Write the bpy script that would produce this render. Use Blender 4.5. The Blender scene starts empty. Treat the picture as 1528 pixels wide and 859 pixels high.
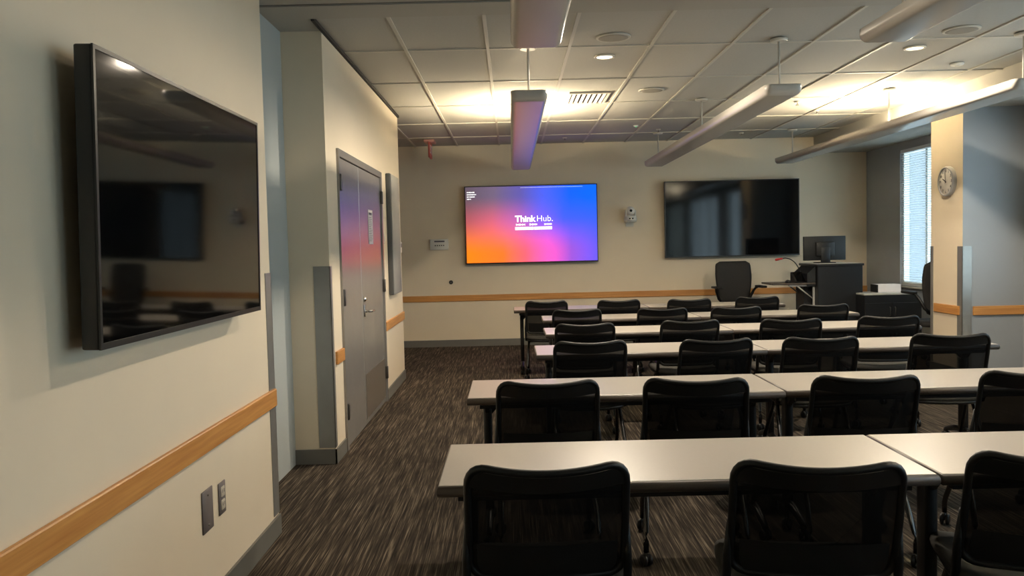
import bpy, bmesh, math, random
from mathutils import Vector, Matrix
random.seed(7)
S = bpy.context.scene
COL = S.collection
PI = math.pi

# ------------------------------------------------------------------ materials
def srgb(r, g, b):
    f = lambda c: (c/255/12.92) if c/255 <= .04045 else ((c/255+.055)/1.055)**2.4
    return (f(r), f(g), f(b), 1.0)

def new_mat(name):
    m = bpy.data.materials.new(name); m.use_nodes = True
    nt = m.node_tree
    return m, nt, nt.nodes['Principled BSDF']

def pmat(name, col, rough=.5, metal=0., spec=.5, noise=0., nscale=20., bump=0., bscale=200., coat=0.):
    m, nt, b = new_mat(name)
    b.inputs['Base Color'].default_value = col
    b.inputs['Roughness'].default_value = rough
    b.inputs['Metallic'].default_value = metal
    b.inputs['Specular IOR Level'].default_value = spec
    b.inputs['Coat Weight'].default_value = coat
    b.inputs['Coat Roughness'].default_value = .08
    tc = nt.nodes.new('ShaderNodeTexCoord')
    if noise:
        n = nt.nodes.new('ShaderNodeTexNoise'); n.inputs['Scale'].default_value = nscale; n.inputs['Detail'].default_value = 4
        nt.links.new(tc.outputs['Object'], n.inputs['Vector'])
        r = nt.nodes.new('ShaderNodeValToRGB')
        r.color_ramp.elements[0].position = .3; r.color_ramp.elements[1].position = .7
        r.color_ramp.elements[0].color = tuple(c*(1-noise) for c in col[:3])+(1,)
        r.color_ramp.elements[1].color = tuple(min(1, c*(1+noise)) for c in col[:3])+(1,)
        nt.links.new(n.outputs['Fac'], r.inputs['Fac']); nt.links.new(r.outputs['Color'], b.inputs['Base Color'])
    if bump:
        n2 = nt.nodes.new('ShaderNodeTexNoise'); n2.inputs['Scale'].default_value = bscale; n2.inputs['Detail'].default_value = 2
        nt.links.new(tc.outputs['Object'], n2.inputs['Vector'])
        bp = nt.nodes.new('ShaderNodeBump'); bp.inputs['Strength'].default_value = bump; bp.inputs['Distance'].default_value = .002
        nt.links.new(n2.outputs['Fac'], bp.inputs['Height']); nt.links.new(bp.outputs['Normal'], b.inputs['Normal'])
    return m

def emat(name, col, strength):
    m, nt, b = new_mat(name)
    b.inputs['Base Color'].default_value = col
    b.inputs['Emission Color'].default_value = col
    b.inputs['Emission Strength'].default_value = strength
    return m

M = {}
M['cream'] = pmat('cream wall paint', srgb(230, 216, 191), .75, noise=.015, nscale=3, bump=.12, bscale=350)
M['grey_paint'] = pmat('grey wall paint', srgb(160, 166, 171), .75, noise=.02, nscale=3, bump=.12, bscale=350)
M['partition'] = pmat('grey partition vinyl', srgb(176, 182, 180), .7, noise=.02, nscale=4, bump=.2, bscale=500)
M['white_gyp'] = pmat('ceiling gypsum', srgb(174, 170, 160), .85, noise=.01, nscale=4)
M['tile'] = pmat('acoustic ceiling tile', srgb(178, 176, 168), .9, noise=.03, nscale=60, bump=.3, bscale=250)
M['tbar'] = pmat('ceiling grid bar', srgb(196, 192, 180), .55)
M['rubber'] = pmat('grey rubber base', srgb(112, 110, 104), .5, noise=.03, nscale=10)
M['dark_gap'] = pmat('dark slot', srgb(28, 26, 24), .8)
M['steel'] = pmat('brushed steel guard', srgb(158, 158, 154), .4, metal=.6, noise=.05, nscale=8)
M['door_metal'] = pmat('door grey paint', srgb(150, 146, 141), .26, metal=.25, spec=.8, noise=.03, nscale=5)
M['kick'] = pmat('kick plate bronze', srgb(128, 120, 110), .4, metal=.4)
M['chrome'] = pmat('satin chrome', srgb(200, 196, 190), .22, metal=1)
M['hinge'] = pmat('dull hinge steel', srgb(100, 96, 92), .4, metal=.8)
M['paper'] = pmat('white paper', srgb(235, 230, 230), .7)
M['ink'] = pmat('grey ink', srgb(90, 88, 95), .7)
M['panel_face'] = pmat('grey panel fabric', srgb(158, 156, 152), .85, bump=.3, bscale=400)
M['panel_edge'] = pmat('dark panel edge', srgb(84, 84, 84), .6)
M['black_plastic'] = pmat('black plastic', srgb(20, 19, 19), .42, noise=.06, nscale=40)
M['charcoal'] = pmat('charcoal plastic', srgb(14, 14, 14), .55, noise=.05, nscale=40)
M['bezel'] = pmat('television bezel', srgb(34, 33, 32), .35)
M['screen_off'] = pmat('glossy dark screen', srgb(9, 9, 9), .05, spec=.6)
M['screen_matte'] = pmat('dark anti glare screen', srgb(11, 11, 12), .07, spec=.4)
M['laminate'] = pmat('greige laminate', srgb(198, 190, 180), .3, noise=.02, nscale=90, spec=.55)
M['edge_band'] = pmat('taupe edge band', srgb(82, 73, 66), .38)
M['leg_black'] = pmat('black powder coat', srgb(17, 16, 16), .4)
M['leg_gloss'] = pmat('black enamel tube', srgb(15, 14, 14), .2, spec=.7)
M['seat_fab'] = pmat('dark grey upholstery', srgb(60, 57, 51), .85, noise=.08, nscale=120, bump=.4, bscale=600)
M['frame_blk'] = pmat('chair back frame', srgb(13, 13, 13), .45)
M['vent'] = pmat('vent white', srgb(214, 208, 195), .5)
M['speaker'] = pmat('speaker grille', srgb(150, 145, 134), .8, bump=.2, bscale=900)
M['white_pl'] = pmat('white plastic', srgb(226, 224, 216), .4)
M['lens'] = pmat('black lens', srgb(10, 10, 14), .08)
M['red'] = pmat('exit sign red', srgb(208, 104, 94), .5)
M['red2'] = pmat('mic red ring', srgb(190, 50, 45), .4)
M['pink_pl'] = pmat('sign housing', srgb(205, 150, 140), .5)
M['lectern'] = pmat('black lectern laminate', srgb(26, 28, 31), .42, noise=.05, nscale=30)
M['light_top'] = pmat('pale counter top', srgb(196, 194, 188), .35)
M['mesh_grey'] = pmat('chair grey knit', srgb(36, 34, 32), .75, bump=.4, bscale=500)
M['clock_rim'] = pmat('clock rim grey', srgb(165, 165, 168), .35)
M['clock_face'] = pmat('clock face', srgb(238, 232, 224), .5)
M['blind'] = pmat('white blind slat', srgb(225, 228, 228), .5)
M['alu'] = pmat('light metal', srgb(196, 196, 192), .35, metal=.3)
M['pole'] = pmat('pendant stem', srgb(205, 200, 190), .4)
M['outlet_dark'] = pmat('grey device plate', srgb(120, 112, 110), .4)
M['outlet'] = pmat('ivory receptacle', srgb(205, 196, 178), .4)

def wood(name, axis):
    m, nt, b = new_mat(name)
    tc = nt.nodes.new('ShaderNodeTexCoord'); mp = nt.nodes.new('ShaderNodeMapping')
    sc = [60, 60, 60]; sc[axis] = 2.5
    mp.inputs['Scale'].default_value = sc
    n = nt.nodes.new('ShaderNodeTexNoise'); n.inputs['Scale'].default_value = 1; n.inputs['Detail'].default_value = 5
    r = nt.nodes.new('ShaderNodeValToRGB')
    r.color_ramp.elements[0].position = .3; r.color_ramp.elements[1].position = .7
    r.color_ramp.elements[0].color = srgb(190, 128, 66); r.color_ramp.elements[1].color = srgb(216, 158, 90)
    nt.links.new(tc.outputs['Object'], mp.inputs['Vector']); nt.links.new(mp.outputs['Vector'], n.inputs['Vector'])
    nt.links.new(n.outputs['Fac'], r.inputs['Fac']); nt.links.new(r.outputs['Color'], b.inputs['Base Color'])
    b.inputs['Roughness'].default_value = .38
    return m
M['wood_x'] = wood('oak rail', 0); M['wood_y'] = wood('oak rail lengthwise', 1)

def carpet():
    m, nt, b = new_mat('striped carpet tile')
    N, L = nt.nodes.new, nt.links.new
    tc = N('ShaderNodeTexCoord')
    def streak(sx, sy, detail=3):
        mp = N('ShaderNodeMapping'); mp.inputs['Scale'].default_value = (sx, sy, 1)
        n = N('ShaderNodeTexNoise'); n.inputs['Scale'].default_value = 1; n.inputs['Detail'].default_value = detail
        n.inputs['Roughness'].default_value = .6
        L(tc.outputs['Object'], mp.inputs['Vector']); L(mp.outputs['Vector'], n.inputs['Vector'])
        return n.outputs['Fac']
    a = streak(150, 3.2); c = streak(55, 1.4); d = streak(6, 5)
    mx = N('ShaderNodeMath'); mx.operation = 'MULTIPLY_ADD'; mx.inputs[1].default_value = .62
    L(a, mx.inputs[0])
    m2 = N('ShaderNodeMath'); m2.operation = 'MULTIPLY'; m2.inputs[1].default_value = .38
    L(c, m2.inputs[0]); L(m2.outputs[0], mx.inputs[2])
    r = N('ShaderNodeValToRGB'); e = r.color_ramp.elements
    e[0].position = .40; e[0].color = srgb(40, 35, 30)
    e[1].position = .68; e[1].color = srgb(146, 133, 115)
    k = e.new(.52); k.color = srgb(73, 64, 55)
    L(mx.outputs[0], r.inputs['Fac'])
    # tile to tile tone
    mp = N('ShaderNodeMapping'); mp.inputs['Scale'].default_value = (2, 2, 1)
    fl = N('ShaderNodeVectorMath'); fl.operation = 'FLOOR'
    wn = N('ShaderNodeTexWhiteNoise'); wn.noise_dimensions = '2D'
    L(tc.outputs['Object'], mp.inputs['Vector']); L(mp.outputs['Vector'], fl.inputs[0]); L(fl.outputs[0], wn.inputs['Vector'])
    mr = N('ShaderNodeMapRange'); mr.inputs['To Min'].default_value = .86; mr.inputs['To Max'].default_value = 1.12
    L(wn.outputs['Value'], mr.inputs['Value'])
    hs = N('ShaderNodeHueSaturation'); L(r.outputs['Color'], hs.inputs['Color']); L(mr.outputs[0], hs.inputs['Value'])
    L(hs.outputs['Color'], b.inputs['Base Color'])
    b.inputs['Roughness'].default_value = .95; b.inputs['Specular IOR Level'].default_value = .15
    bp = N('ShaderNodeBump'); bp.inputs['Strength'].default_value = .5; bp.inputs['Distance'].default_value = .004
    L(mx.outputs[0], bp.inputs['Height']); L(bp.outputs['Normal'], b.inputs['Normal'])
    return m
M['carpet'] = carpet()

def mesh_fabric():
    m, nt, b = new_mat('black chair mesh')
    b.inputs['Base Color'].default_value = srgb(8, 8, 8); b.inputs['Roughness'].default_value = .6; b.inputs['Specular IOR Level'].default_value = .2
    tr = nt.nodes.new('ShaderNodeBsdfTransparent'); mx = nt.nodes.new('ShaderNodeMixShader')
    mx.inputs[0].default_value = .06
    out = nt.nodes['Material Output']
    nt.links.new(b.outputs[0], mx.inputs[1]); nt.links.new(tr.outputs[0], mx.inputs[2]); nt.links.new(mx.outputs[0], out.inputs['Surface'])
    return m
M['mesh'] = mesh_fabric()

def glass():
    m, nt, b = new_mat('window glass')
    tr = nt.nodes.new('ShaderNodeBsdfTransparent'); gl = nt.nodes.new('ShaderNodeBsdfGlossy'); mx = nt.nodes.new('ShaderNodeMixShader')
    tr.inputs[0].default_value = (.93, .97, .98, 1); gl.inputs['Roughness'].default_value = .02
    mx.inputs[0].default_value = .06
    nt.links.new(tr.outputs[0], mx.inputs[1]); nt.links.new(gl.outputs[0], mx.inputs[2])
    nt.links.new(mx.outputs[0], nt.nodes['Material Output'].inputs['Surface'])
    return m
M['glass'] = glass()

def glossy_white(name):   # painted sheet metal of the pendant lights
    return pmat(name, srgb(188, 184, 176), .26, spec=.35)
M['pend'] = glossy_white('pendant white enamel')
M['tube'] = emat('lit fluorescent tube', (1.0, .84, .58, 1), 150)
M['tube_added'] = emat('added fluorescent tube', (1.0, .87, .68, 1), 420)  # strong lamp for the added out-of-view pendant only
M['tube_off'] = pmat('unlit tube', srgb(230, 228, 220), .4)
M['can'] = emat('downlight lamp', (1.0, .86, .62, 1), 1.0)
M['can_trim'] = pmat('downlight trim', srgb(220, 214, 200), .4)
M['led'] = emat('green led', (.1, 1, .4, 1), .25)

def brick():
    m, nt, b = new_mat('grey brick')
    tc = nt.nodes.new('ShaderNodeTexCoord'); mp = nt.nodes.new('ShaderNodeMapping')
    mp.inputs['Rotation'].default_value = (PI/2, 0, PI/2)
    br = nt.nodes.new('ShaderNodeTexBrick'); br.inputs['Scale'].default_value = 2.5
    br.inputs['Color1'].default_value = srgb(78, 86, 94); br.inputs['Color2'].default_value = srgb(96, 100, 104); br.inputs['Mortar'].default_value = srgb(122, 126, 130)
    nt.links.new(tc.outputs['Object'], mp.inputs['Vector']); nt.links.new(mp.outputs['Vector'], br.inputs['Vector'])
    nt.links.new(br.outputs['Color'], b.inputs['Base Color']); b.inputs['Roughness'].default_value = .9
    return m
M['brick'] = brick()

# ------------------------------------------------------------------ mesh helpers
class MB:
    def __init__(s): s.v = []; s.f = []; s.m = []; s.sm = []
    def add(s, verts, faces, mi=0, smooth=False, mtx=None):
        o = len(s.v)
        for v in verts:
            v = Vector(v)
            s.v.append(tuple(mtx @ v if mtx else v))
        for f in faces: s.f.append([i+o for i in f]); s.m.append(mi); s.sm.append(smooth)
        return s
    def box(s, x0, x1, y0, y1, z0, z1, mi=0, mtx=None):
        v = [(x, y, z) for x in (x0, x1) for y in (y0, y1) for z in (z0, z1)]
        return s.add(v, [(0,1,3,2),(4,6,7,5),(0,4,5,1),(2,3,7,6),(0,2,6,4),(1,5,7,3)], mi, False, mtx)
    def rbox(s, x0, x1, y0, y1, z0, z1, r=.01, seg=2, mi=0, mtx=None, smooth=True):
        bm = bmesh.new(); bmesh.ops.create_cube(bm, size=1)
        for v in bm.verts:
            v.co = Vector(((x0+x1)/2+v.co.x*(x1-x0), (y0+y1)/2+v.co.y*(y1-y0), (z0+z1)/2+v.co.z*(z1-z0)))
        bmesh.ops.bevel(bm, geom=bm.edges[:], offset=r, segments=seg, profile=.5, affect='EDGES')
        bm.verts.index_update()
        s.add([v.co.copy() for v in bm.verts], [[v.index for v in f.verts] for f in bm.faces], mi, smooth, mtx)
        bm.free(); return s
    def prism(s, poly, axis, a, b, mi=0, smooth=False, mtx=None):
        """poly: 2-D outline (ccw); axis 0/1/2 the extrusion axis; other two in cyclic order"""
        n = len(poly); V = []
        for t in (a, b):
            for p, q in poly:
                c = [0, 0, 0]; c[axis] = t; c[(axis+1) % 3] = p; c[(axis+2) % 3] = q; V.append(c)
        F = [list(range(n))[::-1], list(range(n, 2*n))]
        s.add(V, F, mi, False, mtx)
        o = len(s.v)-2*n
        for i in range(n):
            j = (i+1) % n
            s.f.append([o+i, o+j, o+n+j, o+n+i]); s.m.append(mi); s.sm.append(smooth)
        return s
    def tube(s, pts, r, n=10, closed=False, mi=0, cap=True, sx=1., mtx=None, ref=None):
        pts = [Vector(p) for p in pts]; V = []; m = len(pts)
        for i, p in enumerate(pts):
            if closed: t = (pts[(i+1) % m]-pts[i-1])
            else: t = pts[min(i+1, m-1)]-pts[max(i-1, 0)]
            t.normalize()
            if ref is not None: u = Vector(ref)
            else: u = Vector((0, 0, 1)) if abs(t.z) < .9 else Vector((0, 1, 0))
            a = t.cross(u); a.normalize(); b = a.cross(t); b.normalize()
            rr = r[i] if isinstance(r, (list, tuple)) else r
            for k in range(n):
                an = 2*PI*k/n
                V.append(p + a*(math.cos(an)*rr*sx) + b*(math.sin(an)*rr))
        F = []
        for i in range(m if closed else m-1):
            j = (i+1) % m
            for k in range(n):
                l = (k+1) % n
                F.append([i*n+k, i*n+l, j*n+l, j*n+k])
        s.add(V, F, mi, True, mtx)
        if cap and not closed:
            o = len(s.v)-m*n
            s.f.append([o+k for k in range(n)][::-1]); s.m.append(mi); s.sm.append(False)
            s.f.append([o+(m-1)*n+k for k in range(n)]); s.m.append(mi); s.sm.append(False)
        return s
    def lathe(s, prof, n=24, mi=0, mtx=None, smooth=True, cap=True):
        """prof: (r, z) pairs bottom to top"""
        V = []; m = len(prof)
        for r, z in prof:
            for k in range(n):
                a = 2*PI*k/n; V.append((r*math.cos(a), r*math.sin(a), z))
        F = [[i*n+k, i*n+(k+1) % n, (i+1)*n+(k+1) % n, (i+1)*n+k] for i in range(m-1) for k in range(n)]
        s.add(V, F, mi, smooth, mtx)
        o = len(s.v)-m*n
        if cap and prof[0][0] > 1e-5: s.f.append([o+k for k in range(n)][::-1]); s.m.append(mi); s.sm.append(False)
        if cap and prof[-1][0] > 1e-5: s.f.append([o+(m-1)*n+k for k in range(n)]); s.m.append(mi); s.sm.append(False)
        return s
    def build(s, name, mats, parent=None, loc=None):
        me = bpy.data.meshes.new(name)
        me.from_pydata(s.v, [], s.f)
        if not isinstance(mats, (list, tuple)): mats = [mats]
        for m in mats: me.materials.append(m)
        for p, mi, sm in zip(me.polygons, s.m, s.sm): p.material_index = mi; p.use_smooth = sm
        bm = bmesh.new(); bm.from_mesh(me)
        bmesh.ops.remove_doubles(bm, verts=bm.verts[:], dist=1e-6)
        bmesh.ops.recalc_face_normals(bm, faces=bm.faces[:]); bm.to_mesh(me); bm.free()
        o = bpy.data.objects.new(name, me); COL.objects.link(o)
        if parent: o.parent = parent
        if loc: o.location = loc
        return o

def tag(o, label=None, cat=None, group=None, kind=None):
    if label: o['label'] = label
    if cat: o['category'] = cat
    if group: o['group'] = group
    if kind: o['kind'] = kind
    return o
def thing(name, loc, label, cat, rz=0, group=None):
    o = bpy.data.objects.new(name, None); COL.objects.link(o); o.empty_display_size = .1
    o.location = loc; o.rotation_euler = (0, 0, rz)
    return tag(o, label, cat, group)
KIDS = {}
def copy_tree(o, parent=None):
    c = o.copy(); COL.objects.link(c); c.parent = parent
    for ch in list(o.children): copy_tree(ch, c)
    return c
def struct(mb, name, mats, label, cat):
    o = mb.build(name, mats); return tag(o, label, cat, kind='structure')
def text_mesh(name, body, size, mat, parent=None, mtx=None, bold=0., ext=.0008, align='LEFT'):
    cu = bpy.data.curves.new(name, 'FONT'); cu.body = body; cu.size = size; cu.offset = bold; cu.extrude = ext
    cu.align_x = align; cu.align_y = 'CENTER'
    t = bpy.data.objects.new(name+'_tmp', cu); COL.objects.link(t)
    dg = bpy.context.evaluated_depsgraph_get()
    me = bpy.data.meshes.new_from_object(t.evaluated_get(dg))
    bpy.data.objects.remove(t); bpy.data.curves.remove(cu)
    if mtx: me.transform(mtx)
    me.materials.clear(); me.materials.append(mat); me.name = name
    o = bpy.data.objects.new(name, me); COL.objects.link(o)
    if parent: o.parent = parent
    return o
def Mx(*cols, loc=(0, 0, 0)):   # matrix from three column vectors and a location
    m = Matrix.Identity(4)
    for j, c in enumerate(cols):
        for i in range(3): m[i][j] = c[i]
    for i in range(3): m[i][3] = loc[i]
    return m
T = Matrix.Translation

# ------------------------------------------------------------------ dimensions
XL = -1.237; XD = -1.231; XREC = -1.505; YC = 4.2; YB = 5.555; YE = 9.2
D = 12.046; ZC = 2.925; XR = 5.2; XRF = 5.03; PX = 4.43; PY0 = 8.08; PY1 = 8.69
YR = -3.0
W1 = (9.15, 11.01); WZ = (.81, 2.6)
W2 = (4.6, 7.6); W3 = (.6, 3.8); W4 = (-2.7, -.2)

# ------------------------------------------------------------------ the room
struct(MB().box(-3.2, 5.6, YR-.2, D+.2, -.1, 0), 'floor', M['carpet'], 'dark brown striped carpet floor', 'floor')
c = MB()
c.box(-3.2, 5.6, YR-.2, D+.2, ZC+.008, ZC+.1, 0)
gx0 = -.7494
for k in range(-4, 9):
    x = gx0+.6096*k
    if x < XL:
        if x > -3: c.box(x-.012, x+.012, YE, D, ZC-.002, ZC+.01, 1)
        continue
    c.box(x-.012, x+.012, 5.27, D, ZC-.002, ZC+.01, 1)
    c.box(x-.012, x+.012, YR, 4.17, ZC-.002, ZC+.01, 1)
for k in range(-7, 6):
    y = 5.0095+1.2192*k
    if 4.1 < y < 5.3: continue
    c.box(XL if y < YE else -3, 4.5, y-.012, y+.012, ZC-.001, ZC+.01, 1)
struct(c, 'ceiling', [M['tile'], M['tbar']], 'suspended acoustic tile ceiling with white grid', 'ceiling')
c = MB()   # plain strip with the track of the folding partition
c.box(-1.6, 4.5, 4.17, 4.955, ZC-.012, ZC+.008); c.box(-1.6, 4.5, 5.0, 5.27, ZC-.012, ZC+.008)
c.box(-1.6, XL, 5.27, YB, ZC-.012, ZC+.008)
c.box(-1.6, 4.5, 4.955, 5.0, ZC-.001, ZC+.008, 1)
struct(c, 'trim_1', [M['white_gyp'], M['dark_gap']], 'plain ceiling strip with dark partition track', 'ceiling trim')
struct(MB().box(XD, XD+.022, 5.268, YE, ZC-.022, ZC+.001), 'trim_2', M['dark_gap'], 'dark reveal between ceiling and door wall', 'ceiling trim')

struct(MB().box(-1.7, XL, YR, YC, 0, ZC+.05), 'wall_left', M['cream'], 'cream side wall carrying the near television', 'wall')
struct(MB().box(-1.7, XREC, YC, YB, 0, ZC+.05), 'wall_recess', M['partition'], 'grey folding partition stowed in the wall recess', 'wall')
DY0, DY1, DZ = 5.93, 7.815, 2.15
w = MB()
w.box(-1.9, XD, YB, DY0, 0, ZC+.05); w.box(-1.9, XD, DY1, YE, 0, ZC+.05); w.box(-1.9, XD, DY0, DY1, DZ, ZC+.05)
w.box(-1.9, XD-.1, DY0, DY1, 0, DZ)
struct(w, 'wall_door', M['cream'], 'cream wall with the grey double door', 'wall')
struct(MB().box(-3.2, 5.6, D, D+.15, 0, ZC+.05), 'wall_front', M['cream'], 'cream end wall with two large screens', 'wall')
struct(MB().box(-3.2, -3.0, YE-.3, D, 0, ZC+.05), 'wall_corner', M['cream'], 'cream wall beyond the door wall', 'wall')
struct(MB().box(-3.0, -1.9, YE-.15, YE, 0, ZC+.05), 'wall_return', M['cream'], 'cream wall return behind the door wall', 'wall')
struct(MB().box(-1.7, 5.6, YR-.15, YR, 0, ZC+.05), 'wall_rear', M['cream'], 'cream wall at the rear of the room', 'wall')
def wall_with_windows(name, x, y0, y1, wins, label):
    w = MB(); x1 = x+.14; y = y0
    for a, b in sorted(wins):
        w.box(x, x1, y, a, 0, ZC+.05); w.box(x, x1, a, b, 0, WZ[0]); w.box(x, x1, a, b, WZ[1], ZC+.05); y = b
    w.box(x, x1, y, y1, 0, ZC+.05)
    return struct(w, name, M['grey_paint'], label, 'wall')
wall_with_windows('wall_right', XR, PY1-.1, D, [W1], 'grey window wall beside the lectern')
wall_with_windows('wall_window', XRF, YR, PY0+.1, [W2, W3, W4], 'grey window wall along the rear rows')
p = MB().box(PX, 5.4, PY0, PY1, 0, 2.702)
o = struct(p, 'pillar', [M['grey_paint'], M['cream']], 'wall pier with cream side and grey front carrying the clock', 'pillar')
for f in o.data.polygons:
    if f.normal.x < -.9: f.material_index = 1
struct(MB().box(PX, 5.6, YR, D, 2.70, ZC+.03), 'trim_3', M['white_gyp'], 'dropped soffit along the window side', 'soffit')

# baseboards
def base(name, x0, x1, y0, y1, label, h=.1):
    mb = MB(); mb.box(x0, x1, y0, y1, 0, h)
    return struct(mb, name, M['rubber'], label, 'baseboard')
base('baseboard_left', XL, XL+.012, YR, YC, 'grey rubber base along the near side wall')
base('baseboard_recess', XREC, XD+.01, YB-.012, YB, 'grey rubber base on the recess end wall')
mb = MB(); mb.box(XD, XD+.012, YB-.012, DY0-.06, 0, .1); mb.box(XD, XD+.012, DY1+.06, YE, 0, .1)
struct(mb, 'baseboard_door', M['rubber'], 'grey rubber base either side of the double door', 'baseboard')
base('baseboard_front', -3, XR, D-.012, D, 'grey rubber base along the screen wall')
base('baseboard_right', XR-.012, XR, PY1, D-.012, 'grey rubber base below the window beside the lectern')
mb = MB(); mb.box(PX-.012, PX, PY0-.012, PY1, 0, .13); mb.box(PX, XRF, PY0-.012, PY0, 0, .13)
struct(mb, 'baseboard_pillar', M['rubber'], 'dark rubber base around the pier', 'baseboard')

# chair rails
def rail(name, x0, x1, y0, y1, label, ax):
    mb = MB(); mb.rbox(x0, x1, y0, y1, .666, .755, r=.004, seg=1, smooth=False)
    return struct(mb, name, M['wood_x' if ax == 0 else 'wood_y'], label, 'chair rail')
rail('trim_4', XL, XL+.02, YR, YC-.02, 'oak chair rail below the near television', 1)
rail('trim_5', XD, XD+.02, YB+.09, DY0-.055, 'short oak rail stub between recess and door', 1)
rail('trim_6', XD, XD+.02, DY1+.06, YE-.01, 'oak chair rail past the double door', 1)
rail('trim_7', -3, XR, D-.02, D, 'oak chair rail along the screen wall', 0)
rail('trim_8', PX-.02, PX, PY0+.04, PY1-.09, 'short oak rail on the cream pier side', 1)
rail('trim_9', PX+.1, XRF, PY0-.02, PY0, 'oak rail on the grey pier front', 0)

# corner guards
def guard(name, cx, cy, dx, dy, wx, wy, label, z0=.16, z1=1.347):
    """L-shaped sheet on an outside corner (cx,cy): legs wx along x (towards dx) and wy along y (towards dy)"""
    t = .004; mb = MB()
    xa, xb = sorted((cx-dx*t, cx+dx*wx)); ya, yb = sorted((cy-dy*t, cy))
    mb.box(xa, xb, ya, yb, z0, z1)
    xa, xb = sorted((cx-dx*t, cx)); ya, yb = sorted((cy-dy*t, cy+dy*wy))
    mb.box(xa, xb, ya, yb, z0, z1)
    mb.add([], [])
    return struct(mb, name, M['steel'], label, 'corner guard')
guard('trim_10', XL, YC, -1, -1, .09, .09, 'steel corner guard at the end of the near side wall', .11)
guard('trim_11', XD, YB, -1, 1, .11, .05, 'steel corner guard beside the recess', .11)
guard('trim_12', PX, PY0, 1, 1, .09, .09, 'steel corner guard on the grey front edge of the pier', .135)
guard('trim_13', PX, PY1, 1, -1, .09, .05, 'steel corner guard on the window edge of the pier', .135)

# ------------------------------------------------------------------ door
dr = bpy.data.objects.new('door_1', None); COL.objects.link(dr); dr.location = (XD, (DY0+DY1)/2, 0)
tag(dr, 'grey metal double door with lever handle', 'door', kind='structure')
hw = (DY1-DY0)/2; YM = 6.71-(DY0+DY1)/2
mb = MB(); F = .05
mb.box(-.09, .016, -hw-F+.012, -hw+.012, 0, DZ+.03); mb.box(-.09, .016, hw-.012, hw+F-.012, 0, DZ+.03); mb.box(-.09, .016, -hw+.012, hw-.012, DZ-.022, DZ+.03)
mb.v = [(max(x, -.0999), y, z) for x, y, z in mb.v]
mb.build('door_frame', M['door_metal'], dr)
for a, b in ((-hw+.015, YM-.005), (YM+.005, hw-.015)):
    leaf = MB().rbox(-.045, .002, a, b, .008, DZ-.026, r=.003, seg=1, smooth=False).build('door_leaf', M['door_metal'], dr)
    if b > 0.1:
        MB().box(.002, .0045, a+.05, b-.03, .05, .42).build('kick_plate', M['kick'], leaf)
        mb = MB()
        yh = a+.075
        mb.rbox(.002, .012, yh-.022, yh+.022, .90, 1.0, r=.006)
        mb.tube([(.006, yh, .945), (.055, yh, .945), (.062, yh+.02, .945), (.062, yh+.13, .942)], .0095, 10)
        mb.build('lever_handle', M['chrome'], leaf)
        MB().lathe([(.021, 0), (.021, .012), (.012, .016), (.012, .022)], 16, mtx=Mx((0, 1, 0), (0, 0, 1), (1, 0, 0), loc=(.002, yh, 1.045))).build('lock_cylinder', M['chrome'], leaf)
for y in (-hw+.002, hw-.002):
    for z in (.28, 1.11, 1.94):
        MB().rbox(.0, .028, y-.016, y+.016, z-.06, z+.06, r=.006).build('hinge', M['hinge'], dr)
# notice on the door
nt_ = thing('paper_notice', (XD+.004, 7.22, 1.65), 'white printed notice taped high on the grey door leaf', 'notice')
pp = MB().box(0, .001, -.11, .11, -.15, .15).build('sheet', M['paper'], nt_)
mb = MB(); rnd = random.Random(3)
mb.box(.001, .0014, -.085, .06, .105, .125)
for i in range(14):
    z = .08-i*.0155
    mb.box(.001, .0014, -.085, .03+rnd.random()*.055, z, z+.004)
mb.build('print', M['ink'], nt_)

# ------------------------------------------------------------------ things on the walls
ac = thing('tack_panel', (XD, 8.46, .995), 'tall grey fabric wall panel hung past the double door', 'wall panel')
MB().rbox(0, .05, -.275, .275, 0, 1.21, r=.01, seg=2).build('panel_body', M['panel_edge'], ac)
MB().rbox(.047, .058, -.268, .268, .007, 1.203, r=.004, seg=1).build('fabric_face', M['panel_face'], ac)
sw = thing('light_switch', (XD, 7.955, 1.56), 'small switch plate between door and grey wall panel', 'switch')
MB().rbox(0, .006, -.036, .036, -.057, .057, r=.003, seg=1).build('plate', M['outlet'], sw)
MB().rbox(.004, .012, -.015, .015, -.032, .032, r=.003, seg=1).build('rocker', M['white_pl'], sw)
th = thing('thermostat', (XD, 9.0, 1.47), 'white thermostat at the far edge of the door wall', 'thermostat')
MB().rbox(0, .03, -.05, .05, -.06, .06, r=.008).build('housing', M['white_pl'], th)
MB().box(.0295, .031, -.03, .03, .0, .04).build('display', M['ink'], th)
pl = thing('blank_plate', (XL, 3.227, .433), 'grey blank cover plate low on the near side wall', 'wall plate')
MB().rbox(0, .006, -.056, .056, -.085, .085, r=.003, seg=1).build('plate', M['outlet_dark'], pl)
MB().lathe([(.004, 0), (.004, .002)], 10, mtx=Mx((0, 1, 0), (0, 0, 1), (1, 0, 0), loc=(.006, 0, .06))).build('screw', M['chrome'], pl)
MB().lathe([(.004, 0), (.004, .002)], 10, mtx=Mx((0, 1, 0), (0, 0, 1), (1, 0, 0), loc=(.006, 0, -.06))).build('screw', M['chrome'], pl)
ou = thing('power_outlet', (XL, 3.39, .433), 'duplex power outlet low on the near side wall', 'outlet')
MB().rbox(0, .006, -.038, .038, -.068, .068, r=.003, seg=1).build('plate', M['outlet_dark'], ou)
for z in (.027, -.027):
    rc = MB().rbox(.004, .010, -.021, .021, z-.021, z+.021, r=.004).build('receptacle', M['outlet'], ou)
    MB().box(.010, .0106, -.010, -.006, z-.004, z+.010).box(.010, .0106, .006, .010, z-.004, z+.010).build('slots', M['ink'], rc)
cp = thing('control_panel', (-1.052, D, 1.503), 'white wall control panel with small dark buttons', 'control panel')
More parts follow.
